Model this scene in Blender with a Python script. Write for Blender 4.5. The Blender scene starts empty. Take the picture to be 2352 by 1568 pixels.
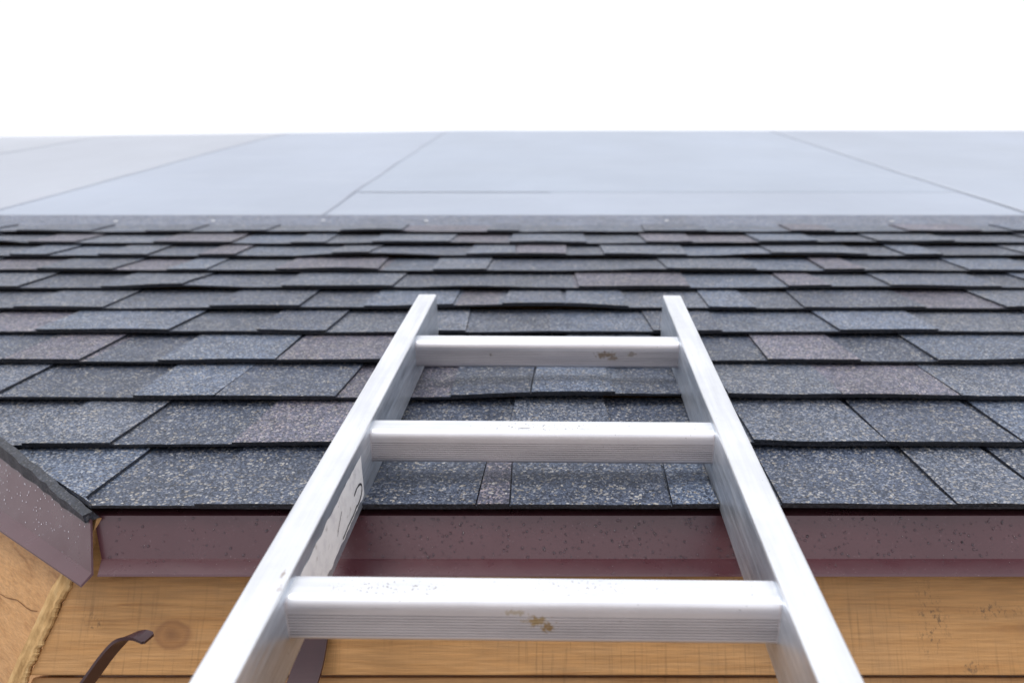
import bpy, math, random, bmesh
from mathutils import Vector, Matrix, noise
random.seed(7)
sc=bpy.context.scene
TH=math.radians(33.0); F=1800.0; CX=1265.0; CY=784.0
A=math.atan((784-140)/F); E=TH-A
H=3.2; C=Vector((0,0,H)); HR=0.45
ex=Vector((1,0,0)); d=Vector((0,math.cos(TH),math.sin(TH))); n=Vector((0,-math.sin(TH),math.cos(TH)))
fwd=Vector((0,math.cos(E),math.sin(E))); up=Vector((0,-math.sin(E),math.cos(E)))
L0=0.7125
eave=C-HR*n+L0*d      # x=0 point on eave line
EY,EZ=eave.y,eave.z
def unproj(px,py,Y):
    dr=fwd+ex*((px-CX)/F)+up*((CY-py)/F)
    return C+dr*(Y/dr.y)
# ---------------- helpers
def mesh_obj(name,verts,faces,mat=None,parent=None,smooth=False,cols=None):
    me=bpy.data.meshes.new(name); me.from_pydata([tuple(v) for v in verts],[],faces)
    if mat: me.materials.append(mat)
    if cols:
        ca=me.color_attributes.new(name="tint",type='FLOAT_COLOR',domain='CORNER')
        for p in me.polygons:
            for li in p.loop_indices: ca.data[li].color=(*cols[p.index],1)
    if smooth:
        for p in me.polygons: p.use_smooth=True
    me.update()
    o=bpy.data.objects.new(name,me); sc.collection.objects.link(o)
    if parent: o.parent=parent
    return o
def empty(name,M=None):
    o=bpy.data.objects.new(name,None); o.empty_display_size=.1; sc.collection.objects.link(o)
    if M: o.matrix_world=M
    return o
def loft(name,rings,mat,parent,closed=True,caps=True,smooth=False):
    k=len(rings[0]); v=[p for r in rings for p in r]; f=[]
    for i in range(len(rings)-1):
        for j in range(k if closed else k-1):
            a=i*k+j; b=i*k+(j+1)%k
            f.append((a,b,b+k,a+k))
    if caps and closed:
        f.append(tuple(range(k))[::-1]); f.append(tuple((len(rings)-1)*k+j for j in range(k)))
    return mesh_obj(name,v,f,mat,parent,smooth)
def prism(name,poly,dv,mat,parent,bev=0):
    k=len(poly); v=[Vector(p) for p in poly]+[Vector(p)+Vector(dv) for p in poly]
    f=[tuple(range(k)),tuple(range(2*k-1,k-1,-1))]+[(a,a+k,(a+1)%k+k,(a+1)%k) for a in range(k)]
    o=mesh_obj(name,v,f,mat,parent)
    if bev:
        m=o.modifiers.new('b','BEVEL'); m.width=bev; m.segments=2
    return o
def box(name,p0,p1,mat,parent,bev=0.0):
    x0,y0,z0=p0;x1,y1,z1=p1
    return prism(name,[(x0,y0,z0),(x1,y0,z0),(x1,y0,z1),(x0,y0,z1)],(0,y1-y0,0),mat,parent,bev)
class NT:
    def __init__(s,name):
        s.m=bpy.data.materials.new(name); s.m.use_nodes=True; s.t=s.m.node_tree
        s.b=s.t.nodes['Principled BSDF']; s.co=s.t.nodes.new('ShaderNodeTexCoord').outputs['Object']
    def N(s,ty,**kw):
        x=s.t.nodes.new(ty)
        for k,v in kw.items(): setattr(x,k,v)
        return x
    def L(s,a,b): s.t.links.new(a,b)
    def put(s,inp,v):
        if isinstance(v,bpy.types.NodeSocket): s.L(v,inp)
        else: inp.default_value=v
    def mapv(s,sc=(1,1,1),loc=(0,0,0)):
        x=s.N('ShaderNodeMapping'); s.L(s.co,x.inputs[0]); x.inputs['Scale'].default_value=sc; x.inputs['Location'].default_value=loc
        return x.outputs[0]
    def noise(s,scale,vec=None,det=4,rough=.55,dist=0):
        x=s.N('ShaderNodeTexNoise'); s.L(vec or s.co,x.inputs['Vector'])
        x.inputs['Scale'].default_value=scale; x.inputs['Detail'].default_value=det; x.inputs['Roughness'].default_value=rough; x.inputs['Distortion'].default_value=dist
        return x.outputs[0]
    def ramp(s,fac,stops,const=False):
        x=s.N('ShaderNodeValToRGB'); s.L(fac,x.inputs[0]); cr=x.color_ramp
        if const: cr.interpolation='CONSTANT'
        while len(cr.elements)<len(stops): cr.elements.new(.5)
        for e,(p,c) in zip(cr.elements,stops):
            e.position=p; e.color=(*(c if hasattr(c,'__len__') else (c,c,c)),1)
        return x.outputs[0]
    def mix(s,fac,a,b,mode='MIX'):
        x=s.N('ShaderNodeMix',data_type='RGBA',blend_type=mode)
        def cv(v): return v if isinstance(v,bpy.types.NodeSocket) else ((*v,1) if len(v)==3 else v)
        s.put(x.inputs[0],fac); s.put(x.inputs[6],cv(a)); s.put(x.inputs[7],cv(b)); return x.outputs[2]
    def math(s,op,a,b=0,clamp=False):
        x=s.N('ShaderNodeMath',operation=op,use_clamp=clamp); s.put(x.inputs[0],a); s.put(x.inputs[1],b); return x.outputs[0]
    def mr(s,v,a,b,c=0,dd=1):
        x=s.N('ShaderNodeMapRange'); s.L(v,x.inputs[0]); 
        for i,q in enumerate((a,b,c,dd)): x.inputs[i+1].default_value=q
        return x.outputs[0]
    def blob(s,cen,rad,nscale=150,amp=.8,soft=.8):
        v=s.N('ShaderNodeVectorMath',operation='SUBTRACT'); s.L(s.co,v.inputs[0]); v.inputs[1].default_value=cen
        w=s.N('ShaderNodeVectorMath',operation='DIVIDE'); s.L(v.outputs[0],w.inputs[0]); w.inputs[1].default_value=rad
        l=s.N('ShaderNodeVectorMath',operation='LENGTH'); s.L(w.outputs[0],l.inputs[0])
        q=s.math('ADD',l.outputs['Value'],s.math('MULTIPLY',s.math('SUBTRACT',s.noise(nscale,det=3),.5),amp*3))
        return s.mr(q,1.0,soft),q
    def bump(s,h,st=.3,dist=.001):
        x=s.N('ShaderNodeBump'); x.inputs['Strength'].default_value=st; x.inputs['Distance'].default_value=dist
        s.L(h,x.inputs['Height']); s.L(x.outputs[0],s.b.inputs['Normal'])
    def set(s,**kw):
        for k,v in kw.items():
            i=s.b.inputs[k.replace('_',' ')]
            s.put(i,(*v,1) if (not isinstance(v,bpy.types.NodeSocket) and hasattr(v,'__len__') and len(v)==3) else v)
# ---------------- materials
def m_shingle():
    t=NT('asphalt_shingle')
    at=t.N('ShaderNodeAttribute',attribute_name='tint').outputs['Color']
    def vor(scale):
        vo=t.N('ShaderNodeTexVoronoi'); t.L(t.co,vo.inputs['Vector']); vo.inputs['Scale'].default_value=scale
        se=t.N('ShaderNodeSeparateColor'); t.L(vo.outputs['Color'],se.inputs[0]); return se
    se=vor(500); s2=vor(400)
    g=t.ramp(se.outputs[0],[(0,(.016,.021,.034)),(.2,(.046,.060,.092)),(.45,(.076,.096,.140)),(.68,(.115,.138,.188)),(.84,(.19,.205,.245)),(.94,(.32,.32,.33))],True)
    c=t.mix(1.0,g,at,'MULTIPLY')
    c=t.mix(1.0,c,t.ramp(t.noise(9,det=5),[(.3,.78),(.7,1.2)]),'MULTIPLY')
    c=t.mix(1.0,c,t.ramp(t.noise(60,det=3),[(.3,.82),(.7,1.18)]),'MULTIPLY')
    fl=t.ramp(s2.outputs[0],[(0,0),(.905,.85)],True)
    fc=t.ramp(s2.outputs[1],[(0,(.40,.35,.28)),(.5,(.5,.47,.42)),(.85,(.66,.63,.58))],True)
    dens=t.ramp(t.noise(16,det=3),[(.35,.5),(.65,1.0)])
    lum=t.N('ShaderNodeSeparateColor'); t.L(at,lum.inputs[0])
    c=t.mix(t.math('MULTIPLY',t.math('MULTIPLY',fl,dens),t.ramp(lum.outputs[0],[(.45,0),(.6,1)])),c,fc)
    st=t.ramp(t.noise(5.3,det=6,rough=.7),[(.64,0),(.78,.25)])
    c=t.mix(st,c,(.20,.16,.12))
    t.set(Base_Color=c,Roughness=.52); t.b.inputs['Specular IOR Level'].default_value=.65
    h=t.math('ADD',se.outputs[1],t.noise(900,det=1)); t.bump(h,.65,.001)
    return t.m
def m_under():
    t=NT('roof_underlayment_felt')
    at=t.N('ShaderNodeAttribute',attribute_name='tint').outputs['Color']
    c=t.mix(1.0,at,t.ramp(t.noise(1.3,t.mapv((1,.6,1)),det=5),[(.3,.90),(.7,1.06)]),'MULTIPLY')
    c=t.mix(t.ramp(t.noise(3,t.mapv((.5,2.5,1)),det=6,rough=.7),[(.5,0),(.75,.35)]),c,(.45,.49,.55))
    sp=t.ramp(t.noise(30,det=2),[(.76,0),(.79,.35)])
    c=t.mix(sp,c,(.75,.75,.75))
    t.set(Base_Color=c,Roughness=.40)
    t.bump(t.noise(5,t.mapv((1,.4,1)),det=4),.3,.02); return t.m
def m_brown():
    t=NT('brown_painted_metal')
    c=t.ramp(t.noise(6,det=4),[(.3,(.072,.023,.029)),(.7,(.094,.033,.040))])
    ch=t.ramp(t.noise(420,det=2),[(.70,0),(.74,.5)])
    c=t.mix(ch,c,(.30,.2,.22))
    t.set(Base_Color=c,Roughness=t.ramp(t.noise(30),[(.3,.25),(.7,.36)])); t.b.inputs['Specular IOR Level'].default_value=.68
    t.bump(t.noise(11,det=2),.15,.006); return t.m
def m_wood(name,base=(.49,.25,.085),rot=0,knots=(),mil=None):
    t=NT(name)
    bc=t.co
    if rot:
        mp=t.N('ShaderNodeMapping'); t.L(t.co,mp.inputs[0]); mp.inputs['Rotation'].default_value=(0,rot,0); bc=mp.outputs[0]
    sc_=(1.4,12,26)
    mp=t.N('ShaderNodeMapping'); t.L(bc,mp.inputs[0]); mp.inputs['Scale'].default_value=sc_
    g=t.noise(2.4,mp.outputs[0],det=6,rough=.6,dist=.9)
    mp2=t.N('ShaderNodeMapping'); t.L(bc,mp2.inputs[0]); mp2.inputs['Scale'].default_value=tuple(x*4 for x in sc_)
    g2=t.noise(4,mp2.outputs[0],det=4)
    dk=tuple(x*f for x,f in zip(base,(.70,.60,.48))); lt=tuple(min(1,x*f) for x,f in zip(base,(1.15,1.22,1.4)))
    c=t.ramp(g,[(.32,dk),(.45,base),(.7,lt)])
    c=t.mix(.6,c,t.ramp(g2,[(.35,.70),(.65,1.14)]),'MULTIPLY')
    c=t.mix(t.ramp(t.noise(7,det=6,rough=.7),[(.5,0),(.8,.5)]),c,(.27,.18,.10))
    c=t.mix(t.ramp(t.noise(4,det=5,rough=.6),[(.52,0),(.75,.5)]),c,lt)
    saw=t.ramp(t.noise(2,t.mapv((150,1,8)),det=2),[(.30,.76),(.45,1.0)])
    sawz=t.ramp(t.noise(6,det=2),[(.45,0),(.6,.8)])
    c=t.mix(sawz,c,t.mix(1.0,c,saw,'MULTIPLY'))
    for cen,rad in knots:
        m,l=t.blob(cen,rad,22,.3,.55)
        ring=t.ramp(l,[(0,(.20,.085,.03)),(.35,(.33,.15,.05)),(.6,(.25,.11,.04)),(.8,(.40,.2,.07)),(1,(.30,.14,.05))])
        c=t.mix(t.math('MULTIPLY',m,.8),c,ring)
    for cen,rad in (mil or ()):
        m,l=t.blob(cen,rad,60,.6,.3)
        sp=t.ramp(t.noise(240,t.mapv((1,1,.6)),det=5,rough=.75),[(.52,0),(.62,1)])
        c=t.mix(t.math('MULTIPLY',t.math('MULTIPLY',m,sp),.65),c,(.09,.06,.035))
    t.set(Base_Color=c,Roughness=.6)
    t.bump(t.math('ADD',g2,t.math('MULTIPLY',t.noise(2,t.mapv((150,1,8)),det=2),.6)),.4,.0018)
    return t.m
def m_alu(name,streak='y',blobs=(),base=.74,rough=(.34,.5),kind=''):
    t=NT(name)
    s_={'y':(60,2.2,60),'x':(2.2,50,50)}[streak]
    g=t.noise(3,t.mapv(s_),det=5,rough=.6)
    big=t.noise(9,det=5,rough=.65)
    c=t.ramp(g,[(.3,(base*.93,base*.94,base*.96)),(.7,(base*1.05,base*1.06,base*1.07))])
    c=t.mix(1.0,c,t.ramp(big,[(.3,.90),(.62,1.03)]),'MULTIPLY')
    scr=t.ramp(t.noise(14,t.mapv((1,.35,1)),det=8,rough=.75),[(.64,0),(.70,.3)])
    c=t.mix(scr,c,(.5,.51,.53))
    dirt=t.ramp(t.noise(260,det=2),[(.70,0),(.735,.55)])
    zone=t.ramp(t.noise(17,det=2),[(.5,0),(.62,1)])
    c=t.mix(t.math('MULTIPLY',dirt,zone),c,(.12,.10,.09))
    sx=t.N('ShaderNodeSeparateXYZ'); t.L(t.co,sx.inputs[0])
    if kind=='rung':
        low=t.mr(sx.outputs[1],-.026,-.0305)   # tread face: pinkish grey ground reflection painted into the colour
        c=t.mix(low,c,t.mix(1.0,c,(.82,.765,.765),'MULTIPLY'))
        smear=t.ramp(t.noise(6,t.mapv((1,8,20)),det=5,rough=.7),[(.5,0),(.75,.45)])
        c=t.mix(t.math('MULTIPLY',smear,low),c,(.45,.42,.42))
        m=t.math('MULTIPLY',t.math('GREATER_THAN',sx.outputs[1],-.0306),t.math('LESS_THAN',sx.outputs[1],-.0296))
        m=t.math('MULTIPLY',m,t.math('LESS_THAN',sx.outputs[2],-.0175))
        c=t.mix(t.math('MULTIPLY',m,.3),c,(.3,.28,.28))  # groove floors darkened: dirt plus crevice shade painted in
    if kind=='rail':  # side walls: mottled oxide, with their shade painted into the colour
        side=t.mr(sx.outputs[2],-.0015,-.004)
        ox_shade=t.ramp(t.noise(7,t.mapv((1,1,2.2)),det=7,rough=.7),[(.30,(.50,.56,.64)),(.5,(.68,.73,.80)),(.68,(.88,.91,.95))])
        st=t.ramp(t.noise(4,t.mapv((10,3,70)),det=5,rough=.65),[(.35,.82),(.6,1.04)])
        ox_shade=t.mix(1.0,ox_shade,st,'MULTIPLY')
        c=t.mix(side,c,t.mix(1.0,c,ox_shade,'MULTIPLY'))
    mm=None
    for cen,rad,col,ns,amp,op in blobs:
        m,l=t.blob(cen,rad,ns,amp,.5)
        if ns>350: m=t.math('MULTIPLY',m,t.ramp(t.noise(ns*.9,det=2),[(.60,0),(.65,1)]))
        m=t.math('MULTIPLY',m,op); c=t.mix(m,c,col)
        mm=m if mm is None else t.math('MAXIMUM',mm,m)
    t.set(Base_Color=c,Roughness=t.ramp(g,[(.3,rough[0]),(.7,rough[1])]))
    met=.82
    if mm is not None: t.set(Metallic=t.math('MULTIPLY',t.math('SUBTRACT',1,mm,True),met))
    else: t.set(Metallic=met)
    t.bump(t.math('ADD',g,big),.10,.001)
    return t.m
def m_plain(name,c,r=.6,metal=0,ns=25):
    t=NT(name); cc=t.ramp(t.noise(ns,det=4),[(.3,tuple(x*.8 for x in c)),(.7,tuple(min(1,x*1.15) for x in c))])
    t.set(Base_Color=cc,Roughness=r,Metallic=metal); return t.m
SH=m_shingle(); UN=m_under(); BR=m_brown()
# ---------------- house
house=empty('wooden_house')
RM=Matrix(((1,d.x,n.x,eave.x),(0,d.y,n.y,eave.y),(0,d.z,n.z,eave.z),(0,0,0,1)))
XL0=-.48; XR=5.2; EXPO=.14; NC=11; SRIDGE=4.84
def xl(s):
    v=XL0-1.28*s+.004*noise.noise((s*60,3,0))
    return max(v,-4.4)
def X0(px,y):
    Z=HR*F/(math.cos(A)*(y-140)); return (px-CX)*Z/F
hand={0:[(190,450,0,'d'),(450,1095,1,'d'),(1095,1172,2,'p'),(1172,1540,1,'d'),(1540,1650,2,'b'),(1650,1790,0,'l'),(1790,2190,1,'d'),(2190,2420,2,'l')],
 1:[(-200,75,0,'l'),(75,275,2,'l'),(275,545,0,'d'),(545,790,1,'p'),(790,900,0,'l'),(900,1165,0,'d'),(1165,1410,2,'l'),(1410,1720,0,'d'),(1720,2022,2,'l'),(2022,2330,1,'d'),(2330,2600,2,'b')],
 2:[(-200,20,2,'l'),(20,330,0,'d'),(330,515,2,'b'),(515,785,1,'d'),(785,930,0,'p'),(930,1040,0,'p'),(1040,1220,1,'d'),(1220,1410,2,'b'),(1410,1660,0,'d'),(1660,1915,2,'l'),(1915,2180,1,'p'),(2180,2500,2,'l')],
 3:[(-200,35,1,'d'),(35,210,2,'p'),(210,385,0,'d'),(385,650,2,'b'),(650,900,1,'p'),(900,1300,0,'d'),(1300,1520,2,'l'),(1520,1750,0,'d'),(1750,1960,2,'p'),(1960,2130,0,'d'),(2130,2450,2,'b')]}
rowy=[1186,1030,915,832]
pal={'d':(.78,.82,.90),'l':(1.22,1.21,1.2),'b':(1.12,1.2,1.28),'p':(1.28,1.04,1.03),'n':(1.0,1.02,1.05)}
V=[];FC=[];COL=[]
def wav(x,i):
    a=.0020 if i<4 else .0030
    w=a*(noise.noise((x*2.3,i*7.7,0))+.6*noise.noise((x*6,i*3.1,4)))
    if i>=1:
        b=noise.noise((x*3.1,i*13.3,9)); w+=max(0,b-.2)*(.012 if i<5 else .017)
    return w
def strip(x0,x1,i,thk,lift,sfront,stop,col,inset=0.0):
    s0=i*EXPO; nx=max(1,int((x1-x0)/.02)); us=[0,.012,.035,.07,.105,.14,stop] if stop>.14 else [0,.012,.035,.07,.105,stop]
    base=len(V); ncol=nx+1; rows=len(us)
    for j,u in enumerate(us):
        s=s0-sfront+u if j==0 else s0+u
        for k in range(ncol):
            f=k/nx; xx0=x0+inset*(u/.14); xx1=x1-inset*(u/.14); x=xx0+(xx1-xx0)*f
            x=max(x,xl(s))
            dec=max(0,1-u/.14)
            t=.0115*(1-min(u,.14)/.14)+.0015+lift+wav(x,i)*min(1,dec*1.4)
            sj=.0012*noise.noise((x*40,i,lift*999))+.004*noise.noise((x*2,i*5,1)) if j==0 else 0
            V.append((x,s+sj,t))
    for j in range(rows-1):
        for k in range(nx):
            a=base+j*ncol+k
            if abs(V[a][0]-V[a+1][0])<1e-6 and abs(V[a+ncol][0]-V[a+ncol+1][0])<1e-6: continue
            cc=col if not callable(col) else col((V[a][0]+V[a+1][0])/2)
            if us[j]>=.14 and stop>.2: cc=(1.5,1.5,1.55)
            FC.append((a,a+1,a+ncol+1,a+ncol)); COL.append(cc)
    b2=len(V)
    for k in range(ncol):
        p=V[base+k]; V.append((p[0],p[1]+.0006,p[2]-thk))
    b3=len(V)
    for k in range(ncol):
        p=V[base+ncol*1+k]; V.append((p[0],p[1]+.03,p[2]-thk-.002))
    bl=(.14,.14,.16)
    for k in range(nx):
        if abs(V[base+k][0]-V[base+k+1][0])<1e-6: continue
        FC.append((b2+k,b2+k+1,base+k+1,base+k)); COL.append(bl)
        FC.append((b3+k,b3+k+1,b2+k+1,b2+k)); COL.append(bl)
    for side in (0,nx):
        for j in range(rows-1):
            a=base+j*ncol+side; b=a+ncol
            p,q=V[a],V[b]; m=len(V)
            V.append((p[0],p[1],p[2]-thk)); V.append((q[0],q[1],q[2]-thk))
            FC.append((a,b,m+1,m)); COL.append((.25,.25,.28))
for i in range(NC):
    last=(i==NC-1); stop=.30 if last else .165
    segs=[]
    if i in hand:
        for a,b,k,c in hand[i]: segs.append([X0(a,rowy[i]),X0(b,rowy[i]),k,c])
        xa,xb=segs[0][0],segs[-1][1]
    else: xa=xb=random.uniform(-.1,.1)
    st=random.choice([0,1])
    x=xb
    while x<XR:
        w=random.choice([.09,.12,.15,.17,.2,.23]); k=st; st=1-st
        segs.append([x,min(x+w,XR),random.choice([1,2]) if k else 0,random.choice('dlbpnn')]); x+=w
    x=xa
    while x>-4.4:
        w=random.choice([.09,.12,.15,.17,.2,.23]); k=st; st=1-st
        segs.insert(0,[x-w,x,random.choice([1,2]) if k else 0,random.choice('dlbpnn')]); x-=w
    segs=[s for s in segs if s[1]>xl(i*EXPO+.3)]
    cs=[(s[0],s[1],random.uniform(.88,1.12),s[3]) for s in segs]
    def colf(x,cs=cs):
        for a,b,r,c in cs:
            if a<=x<b: return tuple(v*r*.9 for v in pal[c])
        return pal['n']
    strip(xl(i*EXPO+.3)-.02,XR,i,.0038,0,0,stop,colf)
    for (a,b,k,c),(_,_,r,_) in zip(segs,cs):
        if k: strip(a+.001,b-.001,i,.0032,.0034 if k==1 else .0042,random.uniform(.001,.0035),.139 if last else .165,tuple(v*r for v in pal[c]),inset=random.choice([-.004,.003,.006]))
sh=mesh_obj('roof_shingles',V,FC,SH,house,cols=COL); sh.matrix_local=RM
rings=[]
s=-.004
while s<2.9:
    j=.003*noise.noise((s*90,0,5)); j2=.003*noise.noise((s*120,7,5))
    lift=.012*min(1,max(0,s)/.12)
    rings.append([(xl(s)-.010+j,s-.004,-.003),(xl(s)-.011+j,s-.004,.006+lift+j2),(xl(s)-.002+j2,s,.009+lift*.9),(xl(s)+.003,s+.003,.0)])
    s+=.008
V2=[p for r in rings for p in r]; F2=[(3,2,1,0)]
for i in range(len(rings)-1):
    for j in range(4):
        a=i*4+j;b=i*4+(j+1)%4; F2.append((a,b,b+4,a+4))
o=mesh_obj('shingle_corner_edge',V2,F2,SH,house,cols=[(.22,.22,.25)]*len(F2)); o.matrix_local=RM
# underlayment sheets
UV=[];UF=[];UC=[]
def tt(t): return -.0045+t*.2
def wr(x,s): return -.012*max(0,-x-.6)*(s-4.2)/.64 if s>4.2 else 0
def usheet(x0,x1,s0,s1,t,col):
    nx=max(1,int((x1-x0)/.12)); ns=max(1,int((s1-s0)/.12)); b=len(UV)
    for j in range(ns+1):
        for k in range(nx+1):
            x=x0+(x1-x0)*k/nx; s=s0+(s1-s0)*j/ns
            x=max(x,xl(s)+.02)
            UV.append((x,s,tt(t)+wr(x,s)))
    for j in range(ns):
        for k in range(nx):
            a=b+j*(nx+1)+k
            if abs(UV[a][0]-UV[a+1][0])<1e-6 and abs(UV[a+nx+1][0]-UV[a+nx+2][0])<1e-6: continue
            UF.append((a,a+1,a+nx+2,a+nx+1)); UC.append(col)
c1=(.36,.405,.485); c2=(.42,.44,.48); c3=(.35,.40,.48)
usheet(-4.4,-2.85,1.6,SRIDGE,.001,c2); usheet(-2.86,-1.77,1.6,SRIDGE,.004,(.40,.425,.475)); usheet(-1.78,-.70,1.6,SRIDGE,.008,c1)
usheet(-.71,1.51,1.6,2.2,.0115,c1); usheet(-.715,1.51,2.17,SRIDGE,.0145,c3); usheet(1.5,2.62,1.6,SRIDGE,.019,(.36,.405,.48)); usheet(2.6,3.7,1.6,SRIDGE,.015,c1); usheet(3.68,XR,1.6,SRIDGE,.019,c2)
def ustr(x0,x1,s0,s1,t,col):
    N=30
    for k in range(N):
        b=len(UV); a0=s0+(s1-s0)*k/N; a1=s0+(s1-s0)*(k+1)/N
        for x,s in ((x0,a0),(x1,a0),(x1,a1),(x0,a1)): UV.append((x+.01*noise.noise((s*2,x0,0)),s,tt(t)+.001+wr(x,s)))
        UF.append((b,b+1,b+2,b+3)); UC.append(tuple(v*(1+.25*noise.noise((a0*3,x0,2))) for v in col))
dkc=(.30,.33,.40)  # dark seam strips: thin shadow at the sheet overlaps, painted as mesh
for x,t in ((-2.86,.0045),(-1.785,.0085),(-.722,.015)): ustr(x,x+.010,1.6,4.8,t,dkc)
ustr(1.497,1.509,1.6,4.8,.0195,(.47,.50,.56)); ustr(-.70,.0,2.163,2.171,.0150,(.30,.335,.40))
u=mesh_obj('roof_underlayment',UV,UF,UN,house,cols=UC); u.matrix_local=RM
DK=m_wood('roof_deck_board')
yr=EY+SRIDGE*math.cos(TH); zr=EZ+SRIDGE*math.sin(TH)
Vd=[(XL0+.01,.035,-.010),(XR,.035,-.010),(XR,SRIDGE-.7,-.010),(-4.3,SRIDGE-.7,-.010),(-4.3,3.1,-.010)]
Vd2=[(x,s,t-.018) for x,s,t in Vd]
o=mesh_obj('roof_deck',Vd+Vd2,[(0,1,2,3,4),(9,8,7,6,5)]+[(a,a+5,(a+1)%5+5,(a+1)%5) for a in range(5)],DK,house); o.matrix_local=RM
mesh_obj('roof_back_slope',[(-4.4,yr+.01,zr-.06),(XR,yr+.01,zr-.02),(XR,yr*2-EY,EZ),(-4.4,yr*2-EY,EZ)],[(0,1,2,3)],UN,house,cols=[c1])
nm=m_plain('zinc_nail',(.85,.85,.85),.35,.5)
nv=[];nf=[]
for px in (255,735,975,1535,2055,480):
    x=X0(px,515); s=10*EXPO+.19+random.uniform(-.012,.012); b=len(nv)
    for k in range(8): nv.append((x+.007*math.cos(k*math.pi/4),s+.007*math.sin(k*math.pi/4),.0042))
    nf.append(tuple(range(b,b+8)))
o=mesh_obj('roofing_nails',nv,nf,nm,house); o.matrix_local=RM
# ---- drip edge (front)
def dripring(x_top,x_bot):
    pts=[(.05,.024,0),(.004,.001,0),(-.001,-.0425,.7),(-.0035,-.0442,.75),(-.0175,-.0570,1),(-.0180,-.0592,1),(-.0165,-.0588,1),(.0015,-.0450,.7),(.006,-.001,0),(.05,.0225,0)]
    return [(x_top+(x_bot-x_top)*w,EY+y,EZ+z) for y,z,w in pts]
loft('drip_edge',[dripring(XL0-.002,XL0+.022),dripring(.62,.62),dripring(.6205,.6205),dripring(XR,XR)],BR,house)
corner=Vector((XL0,EY,EZ))
Ev=(ex*(-1.28)+d).normalized(); Eh=Vector((Ev.x,Ev.y,0)).normalized(); NO=Vector((Eh.y,-Eh.x,0))
if NO.y>0: NO=-NO
Q=(Vector((0,0,-1))-Ev*Vector((0,0,-1)).dot(Ev)).normalized()
def tr(e,o,z): return corner+Ev*e+NO*o+Vector((0,0,z))
def tring(e0,ez=0,w=1.0,lip=1):
    pts=[(-.03,.004),(.004,.001),(.007,-.055*w),(.007+.014*lip,-.066*w),(.007+.0135*lip,-.0678*w),(.005,-.0565*w),(.002,-.001),(-.03,.002)]
    return [tr(e0+ez*(-z),o,z) for o,z in pts]
loft('angled_drip_edge',[tring(-.002,-.50,.86,.8),tring(.25,0,1.15),tring(4.6,0,1.15)],BR,house)
# ---- fascia
k1=unproj(395,1455,EY+.012)
mz=[(2135,1420,.020,.045),(2290,1400,.04,.010),(225,1430,.018,.012),(2230,1530,.02,.008)]
W1=m_wood('fascia_pine',knots=[(tuple(k1),(.026,.05,.021))],mil=[(tuple(unproj(a,b,EY+.012)),(c_,.05,e_)) for a,b,c_,e_ in mz])
W2=m_wood('soffit_pine',(.47,.245,.09))
qs=Q.x/-Q.z
def xj(z): return XL0+.004+qs*(-z)*1.15
for nm_,z0,z1,yy,mt in (('fascia_board',-.157,-.012,.010,W1),('lower_fascia_board',-.30,-.1605,.018,W2)):
    prism(nm_,[(xj(z0),EY+yy,EZ+z0),(XR,EY+yy,EZ+z0),(XR,EY+yy,EZ+z1),(xj(z1),EY+yy,EZ+z1)],(0,.02,0),mt,house,.0015)
W3=m_wood('angled_pine_board',(.53,.275,.10),rot=math.radians(-20))
def bp(e,q,o): return corner+Ev*e+Q*q+NO*o
vs=[];fs=[]; NQ=40
for j in range(NQ+1):
    q=.32*j/NQ; jag=.0035*noise.noise((q*70,1,2))+.004*noise.noise((q*22,5,2))
    vs+= [bp(-.004+jag,q,-.002),bp(4.4,q,-.002),bp(4.4,q,-.028),bp(-.004+jag,q,-.028)]
for j in range(NQ):
    for k in range(4):
        a=j*4+k;b=j*4+(k+1)%4; fs.append((a,b,b+4,a+4))
fs.append((0,1,2,3)); fs.append(tuple(NQ*4+k for k in (3,2,1,0)))
mesh_obj('angled_fascia_board',vs,fs,W3,house)
ck=m_plain('weathered_crack',(.22,.10,.035),.9)
cv=[];cf=[]
for k in range(41):
    e=.5*k/40; q=.125+.10*e/.5+.004*noise.noise((e*30,0,0)); w=.0004+.0005*abs(noise.noise((e*40,1,0)))
    cv+=[bp(.055+e,q-w,-.0014),bp(.055+e,q+w,-.0014)]
for k in range(40): cf.append((2*k,2*k+1,2*k+3,2*k+2))
mesh_obj('board_crack',cv,cf,ck,house)
# ragged rough-sawn edge / foam at the joint: flat, irregular outline
FM=NT('expanding_foam'); cc=FM.ramp(FM.noise(60,FM.mapv((1,1,.35)),det=5,rough=.7),[(.3,(.36,.20,.07)),(.5,(.58,.36,.15)),(.7,(.70,.50,.25))]); FM.set(Base_Color=cc,Roughness=.75); FM.bump(FM.noise(140,FM.mapv((1,1,.4)),det=4),.7,.003)
fr=[]; NJ=200; rd=random.Random(3)
for j in range(NJ+1):
    z=-.050-.25*j/NJ; x=xj(z)-.008
    k=noise.noise((z*50,0,0)); st=abs(noise.noise((z*110,9,0)))
    wl=.010+.001*noise.noise((z*40,0,3)); wrr=.009+.005*k-.006*st+.0007*rd.uniform(-1,1)
    h=.0028+.0012*noise.noise((z*80,2,0))
    if j<16: wrr*=.4+.6*j/16; wl*=.4+.6*j/16
    pr_=[(-wl,0),(-wl*.9,h*.9),(-wl*.4,h*1.3),(wrr*.1,h),(wrr*.5,h*1.35),(wrr*.9,h*.9),(wrr,0),(wrr*.8,-.006),(-wl,-.006)]
    fr.append([(x+a,EY+.009-b,EZ+z) for a,b in pr_])
loft('foam_seal',fr,FM.m,house,smooth=False)
box('soffit',(XL0-.05,EY+.04,EZ-.30),(XR,EY+.45,EZ-.28),W2,house)
WL=m_wood('wall_planks',(.45,.27,.12))
for i in range(14):
    box('wall_plank_%d'%i,(-.45,EY+.40+(.004 if i%2 else 0),i*.21),(XR-.3,EY+.46,i*.21+.205),WL,house)
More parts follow.
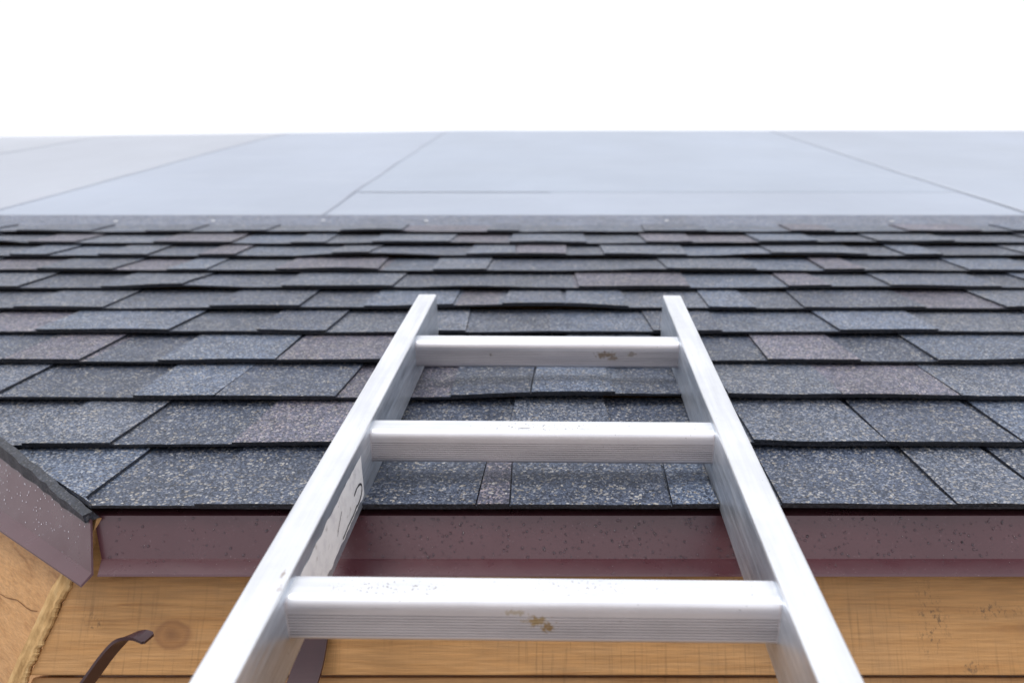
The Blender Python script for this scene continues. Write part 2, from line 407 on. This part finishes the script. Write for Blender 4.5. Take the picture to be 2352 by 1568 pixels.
box('side_wall',(XR-.36,EY+.46,0),(XR-.3,yr*2-EY-.4,EZ-.28),WL,house)
box('side_wall_far',(-3.9,3.6,0),(-3.84,yr*2-EY-.4,EZ-.28),WL,house)
p0=Vector((-.45,EY+.46,0)); p1=Vector((-3.9,3.6,0))
mesh_obj('angled_wall',[p0,p1,p1+Vector((0,0,EZ-.25)),p0+Vector((0,0,EZ-.25))],[(0,1,2,3)],WL,house)
# ---------------- gutter brackets
def strap(name,pts,wid,thk,mat):
    P=[Vector(p) for p in pts]; S=[]
    for i in range(len(P)-1):
        a=P[max(i-1,0)];b=P[i];c=P[i+1];dd=P[min(i+2,len(P)-1)]
        for k in range(8):
            t=k/8; S.append(.5*((2*b)+(-a+c)*t+(2*a-5*b+4*c-dd)*t*t+(-a+3*b-3*c+dd)*t**3))
    S.append(P[-1]); R=[]
    for i,p in enumerate(S):
        t=(S[min(i+1,len(S)-1)]-S[max(i-1,0)]).normalized()
        w=wid[0] if isinstance(wid,tuple) else ex
        w=(w-t*w.dot(t)).normalized(); nn=t.cross(w).normalized(); ww=wid[1] if isinstance(wid,tuple) else wid
        f=1.0 if i<len(S)-2 else .8
        R.append([p+w*ww*.5*f+nn*thk*.5,p-w*ww*.5*f+nn*thk*.5,p-w*ww*.5*f-nn*thk*.5,p+w*ww*.5*f-nn*thk*.5])
    return loft(name,R,mat,None)
BM=NT('dark_brown_metal'); BM.set(Base_Color=BM.ramp(BM.noise(20),[(.3,(.032,.010,.013)),(.7,(.052,.017,.020))]),Roughness=.28); BM=BM.m
b1=[unproj(60,1790,EY+.006),unproj(110,1690,EY-.03),unproj(200,1568,EY-.06),unproj(250,1500,EY-.075),unproj(285,1466,EY-.08),unproj(318,1458,EY-.083),unproj(343,1466,EY-.085)]
strap('gutter_bracket',b1,(Vector((.70,.62,.3)).normalized(),.014),.003,BM)
bx=unproj(712,1480,EY-.0).x
b2=[(bx+.006,EY+.006,EZ-.064),(bx+.003,EY+.002,EZ-.11),(bx,EY-.006,EZ-.15),(bx-.008,EY-.03,EZ-.19),(bx-.01,EY-.07,EZ-.21),(bx-.012,EY-.11,EZ-.20),(bx-.012,EY-.125,EZ-.16)]
strap('gutter_bracket.001',b2,.030,.004,BM)
# ---------------- ladder
AL=math.atan((784-115)/F); thl=E+AL; psi=.0156
dl=Vector((0,math.cos(thl),math.sin(thl))); nl=Vector((0,-math.sin(thl),math.cos(thl)))
exl=ex*math.cos(psi)-dl*math.sin(psi); dl2=dl*math.cos(psi)+ex*math.sin(psi)
org=C+ex*(-.0216)-nl*.378
LM=Matrix(((exl.x,dl2.x,nl.x,org.x),(exl.y,dl2.y,nl.y,org.y),(exl.z,dl2.z,nl.z,org.z),(0,0,0,1)))
lad=empty('aluminium_ladder',LM)
W=.373; RT=.030; RD=.072
Ltop=1.240; Lbot=-(org.z-.03)/math.sin(thl)
def rrect(u0,u1,v0,v1,r,seg=4):
    out=[]
    for cu,cv,a0 in ((u1-r,v1-r,0),(u0+r,v1-r,90),(u0+r,v0+r,180),(u1-r,v0+r,270)):
        for k in range(seg+1):
            a=math.radians(a0+90*k/seg); out.append((cu+r*math.cos(a),cv+r*math.sin(a)))
    return out
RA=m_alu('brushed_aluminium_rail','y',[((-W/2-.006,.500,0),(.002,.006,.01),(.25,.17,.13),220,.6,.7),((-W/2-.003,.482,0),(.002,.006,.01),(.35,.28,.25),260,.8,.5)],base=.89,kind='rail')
def shade(o,ang=35):
    for p in o.data.polygons: p.use_smooth=True
    try: o.data.set_sharp_from_angle(angle=math.radians(ang))
    except Exception: pass
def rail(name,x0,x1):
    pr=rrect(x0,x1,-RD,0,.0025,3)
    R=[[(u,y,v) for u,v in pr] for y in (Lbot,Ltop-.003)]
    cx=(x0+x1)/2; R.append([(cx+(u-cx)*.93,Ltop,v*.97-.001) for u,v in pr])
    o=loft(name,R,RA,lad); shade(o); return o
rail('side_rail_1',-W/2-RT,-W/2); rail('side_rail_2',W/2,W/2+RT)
Z0=-.047
def rungprof():
    y0,y1,z0,z1=-.031,0,Z0,-.009
    P=[]
    def arc(cy,cz,r,a0,a1,s=6):
        for k in range(s+1):
            a=math.radians(a0+(a1-a0)*k/s); P.append((cy+r*math.cos(a),cz+r*math.sin(a)))
    arc(y1-.003,z1-.003,.003,0,90,3)
    arc(y0+.009,z1-.009,.009,90,180,10)
    z=z1-.0115; g=.0026
    while z>z0+.008:
        P.append((y0,z)); P.append((y0,z-g*.5)); P.append((y0+.0010,z-g*.62)); P.append((y0+.0010,z-g*.88)); z-=g
    P.append((y0,z)); 
    arc(y0+.005,z0+.005,.005,180,270,5)
    arc(y1-.003,z0+.003,.003,270,360,3)
    return P
PR=rungprof()
och=(.36,.22,.05)
dirt={0:[((.004,-.031,-.026),(.010,.01,.005),och,300,1.0,.85),((.012,-.031,-.032),(.006,.01,.004),(.3,.17,.04),330,1.0,.9),((-.012,-.031,-.018),(.010,.01,.003),(.34,.24,.10),300,1.0,.6),((-.11,-.016,-.009),(.05,.012,.01),(.14,.10,.08),420,.6,.8),((.03,-.012,-.009),(.06,.012,.01),(.14,.10,.08),380,.6,.5)],
 1:[((.0,-.016,-.009),(.07,.010,.006),(.08,.06,.05),400,.6,.85),((-.02,-.02,-.009),(.009,.0015,.004),(.1,.08,.07),200,.5,.8)],
 2:[((.082,-.031,-.026),(.015,.01,.006),(.20,.14,.09),170,.8,.9),((.094,-.031,-.032),(.008,.01,.004),(.20,.14,.09),200,.8,.8),((.12,-.031,-.026),(.007,.01,.004),(.2,.15,.11),240,.9,.7),((-.08,-.031,-.028),(.004,.01,.003),(.2,.16,.13),240,.9,.6)]}
base_r=m_alu('brushed_aluminium_rung','x',base=.88,kind='rung')
L=[.512+.277*i for i in range(3)]
allr=[(L[i],i) for i in range(3)]
y=L[0]-.277
while y>Lbot+.2: allr.append((y,None)); y-=.277
for idx,(yy,i) in enumerate(allr):
    mt=base_r if i is None else m_alu('brushed_aluminium_rung_%d'%i,'x',dirt[i],base=.88,kind='rung')
    R=[[(x,p,q) for p,q in PR] for x in (-W/2-.001,W/2+.001)]
    o=loft('rung_%d'%(idx+1),R,mt,lad,caps=False); shade(o,25); o.location=(0,yy,0)
    for sx in (-1,1):
        cz=(Z0-.009)/2
        big=[(p*1.04+.0006,(q-cz)*1.04+cz) for p,q in rrect(-.031,0,Z0,-.009,.006,4)]
        xs=(sx*(W/2-.0012),sx*(W/2+.0005))
        o2=loft('rung_collar',[[(x,p,q) for p,q in big] for x in xs],mt,lad,caps=True); o2.location=(0,yy,0); shade(o2,30)
rb=m_plain('black_rubber',(.02,.02,.02))
for sx in (-1,1):
    xc=sx*(W/2+RT/2); box('rubber_foot',(xc-RT/2-.003,Lbot-.03,-RD-.003),(xc+RT/2+.003,Lbot+.06,.003),rb,lad,.003)
LB=NT('worn_paper_label'); c=LB.ramp(LB.noise(60,det=5,rough=.7),[(.35,(.74,.73,.74)),(.5,(.86,.85,.84)),(.7,(.9,.89,.89))])
c=LB.mix(LB.ramp(LB.noise(90,det=4),[(.62,0),(.68,.5)]),c,(.4,.36,.34)); LB.set(Base_Color=c,Roughness=.5)
y0,y1=.50,.715; pts=[]
NN=60
for k in range(NN+1):
    y=y0+(y1-y0)*k/NN; pts.append((y,-.014+.003*noise.noise((y*60,1,1))))
for k in range(NN+1):
    y=y1-(y1-y0)*k/NN; zz=-.060+.004*noise.noise((y*70,4,1))
    if y<.57: zz+=(.57-y)*.5
    pts.append((y,zz))
xk=-W/2+.0006
mesh_obj('worn_label',[(xk,y,z) for y,z in pts],[tuple(range(len(pts)))],LB.m,lad)
ink=m_plain('label_ink',(.03,.03,.035),.5)
def inkstroke(name,path,w):
    v=[];f=[]
    for i,(y,z) in enumerate(path):
        a=path[max(i-1,0)];b=path[min(i+1,len(path)-1)]; ty,tz=b[0]-a[0],b[1]-a[1]; l=math.hypot(ty,tz); ny,nz=-tz/l,ty/l
        ww=w*(1+.5*noise.noise((y*300,z*300,0)))
        v+=[(xk+.0004,y+ny*ww/2,z+nz*ww/2),(xk+.0004,y-ny*ww/2,z-nz*ww/2)]
    for i in range(len(path)-1): f.append((2*i,2*i+1,2*i+3,2*i+2))
    mesh_obj(name,v,f,ink,lad)
arc=[(.690+.018*math.cos(t),-.047+.009*math.sin(t)) for t in [math.radians(q) for q in range(-110,131,15)]]
inkstroke('label_mark_1',arc,.0022)
inkstroke('label_mark_2',[(.684,-.055),(.67,-.0565),(.65,-.056),(.63,-.0575)],.002)
inkstroke('label_mark_3',[(.635,-.030),(.625,-.036),(.615,-.044)],.001)
# ---------------- droplets
bm=bmesh.new(); bmesh.ops.create_icosphere(bm,subdivisions=2,radius=1); iv=[x.co.copy() for x in bm.verts]; if_=[[q.index for q in p.verts] for p in bm.faces]; bm.free()
DV=[];DF=[]
def drop(c,nrm,r):
    nrm=Vector(nrm).normalized(); q=nrm.to_track_quat('Z','Y'); b=len(DV)
    for v in iv: DV.append(c+q@Vector((v.x*r,v.y*r,max(v.z,-.2)*r*.55)))
    for f in if_: DF.append([b+i for i in f])
rs=[.0004,.0005,.0006,.0007,.0009,.0012,.0016]
for k in range(1900):
    x=random.uniform(XL0+.02,1.15); t=random.random()
    if x>-.2 or random.random()<.5: drop(Vector((x,EY+.004-.005*t,EZ-.001-.041*t)),(0,-1,.11),random.choice(rs))
for k in range(550):
    x=random.uniform(XL0+.03,1.15); t=random.random(); drop(Vector((x,EY-.0035-.014*t,EZ-.0442-.0128*t)),(0,-1,1.1),random.choice(rs[:5]))
for k in range(150):
    e=random.uniform(.0,.3); t=random.random(); drop(tr(e,.0042+.003*t,.001-.054*t),tuple(NO+Vector((0,0,.06))),random.choice(rs[:4]))
DM=NT('water'); DM.set(Base_Color=(.9,.9,.95),Roughness=.03); DM.b.inputs['Transmission Weight'].default_value=1; DM.b.inputs['IOR'].default_value=1.33
mesh_obj('water_droplets',DV,DF,DM.m,None,True)
# ---------------- ground
G=NT('pale_gravel'); c=G.ramp(G.noise(35,det=6,rough=.7),[(.3,(.28,.26,.245)),(.7,(.48,.45,.43))]); c=G.mix(1.0,c,G.ramp(G.noise(.5,det=4),[(.3,.8),(.7,1.1)]),'MULTIPLY')
G.set(Base_Color=c,Roughness=.9); G.bump(G.noise(50,det=5),.5,.01)
mesh_obj('ground',[(-400,-400,0),(400,-400,0),(400,400,0),(-400,400,0)],[(0,1,2,3)],G.m)
# ---------------- light
SE=math.radians(58); SA=math.radians(215)
w=bpy.data.worlds.new('World'); sc.world=w; w.use_nodes=True; nt=w.node_tree; bg=nt.nodes['Background']
sk=nt.nodes.new('ShaderNodeTexSky'); sk.sky_type='NISHITA'; sk.sun_disc=False; sk.sun_elevation=SE; sk.sun_rotation=SA
tc=nt.nodes.new('ShaderNodeTexCoord'); nz=nt.nodes.new('ShaderNodeTexNoise'); nz.inputs['Scale'].default_value=1.6; nz.inputs['Detail'].default_value=3
nt.links.new(tc.outputs['Generated'],nz.inputs['Vector'])
mr=nt.nodes.new('ShaderNodeMapRange'); nt.links.new(nz.outputs[0],mr.inputs[0]); mr.inputs[1].default_value=.3; mr.inputs[2].default_value=.7; mr.inputs[3].default_value=.86; mr.inputs[4].default_value=.99
mx=nt.nodes.new('ShaderNodeMix'); mx.data_type='RGBA'; nt.links.new(mr.outputs[0],mx.inputs[0]); nt.links.new(sk.outputs[0],mx.inputs[6]); mx.inputs[7].default_value=(11.7,11.9,12.7,1)
nt.links.new(mx.outputs[2],bg.inputs[0]); bg.inputs[1].default_value=.1
sd=bpy.data.lights.new('sun','SUN'); sd.energy=1.2; sd.angle=math.radians(20); sd.color=(1,.97,.93)
so=bpy.data.objects.new('sun',sd); sc.collection.objects.link(so)
sv=Vector((math.sin(SA)*math.cos(SE),math.cos(SA)*math.cos(SE),math.sin(SE)))
so.rotation_euler=sv.to_track_quat('Z','Y').to_euler(); so.location=(0,0,20)
# ---------------- camera
cd=bpy.data.cameras.new('camera'); co=bpy.data.objects.new('camera',cd); sc.collection.objects.link(co)
cd.sensor_width=23.5; cd.lens=F/2352*23.5; cd.shift_x=-(CX-1176)/2352; cd.clip_start=.02; cd.clip_end=1500
co.location=C; co.rotation_euler=(math.pi/2+E,0,0)
cd.dof.use_dof=True; cd.dof.focus_distance=.84; cd.dof.aperture_fstop=3.2
sc.camera=co
sc.view_settings.view_transform='Standard'; sc.view_settings.look='None'; sc.view_settings.exposure=0
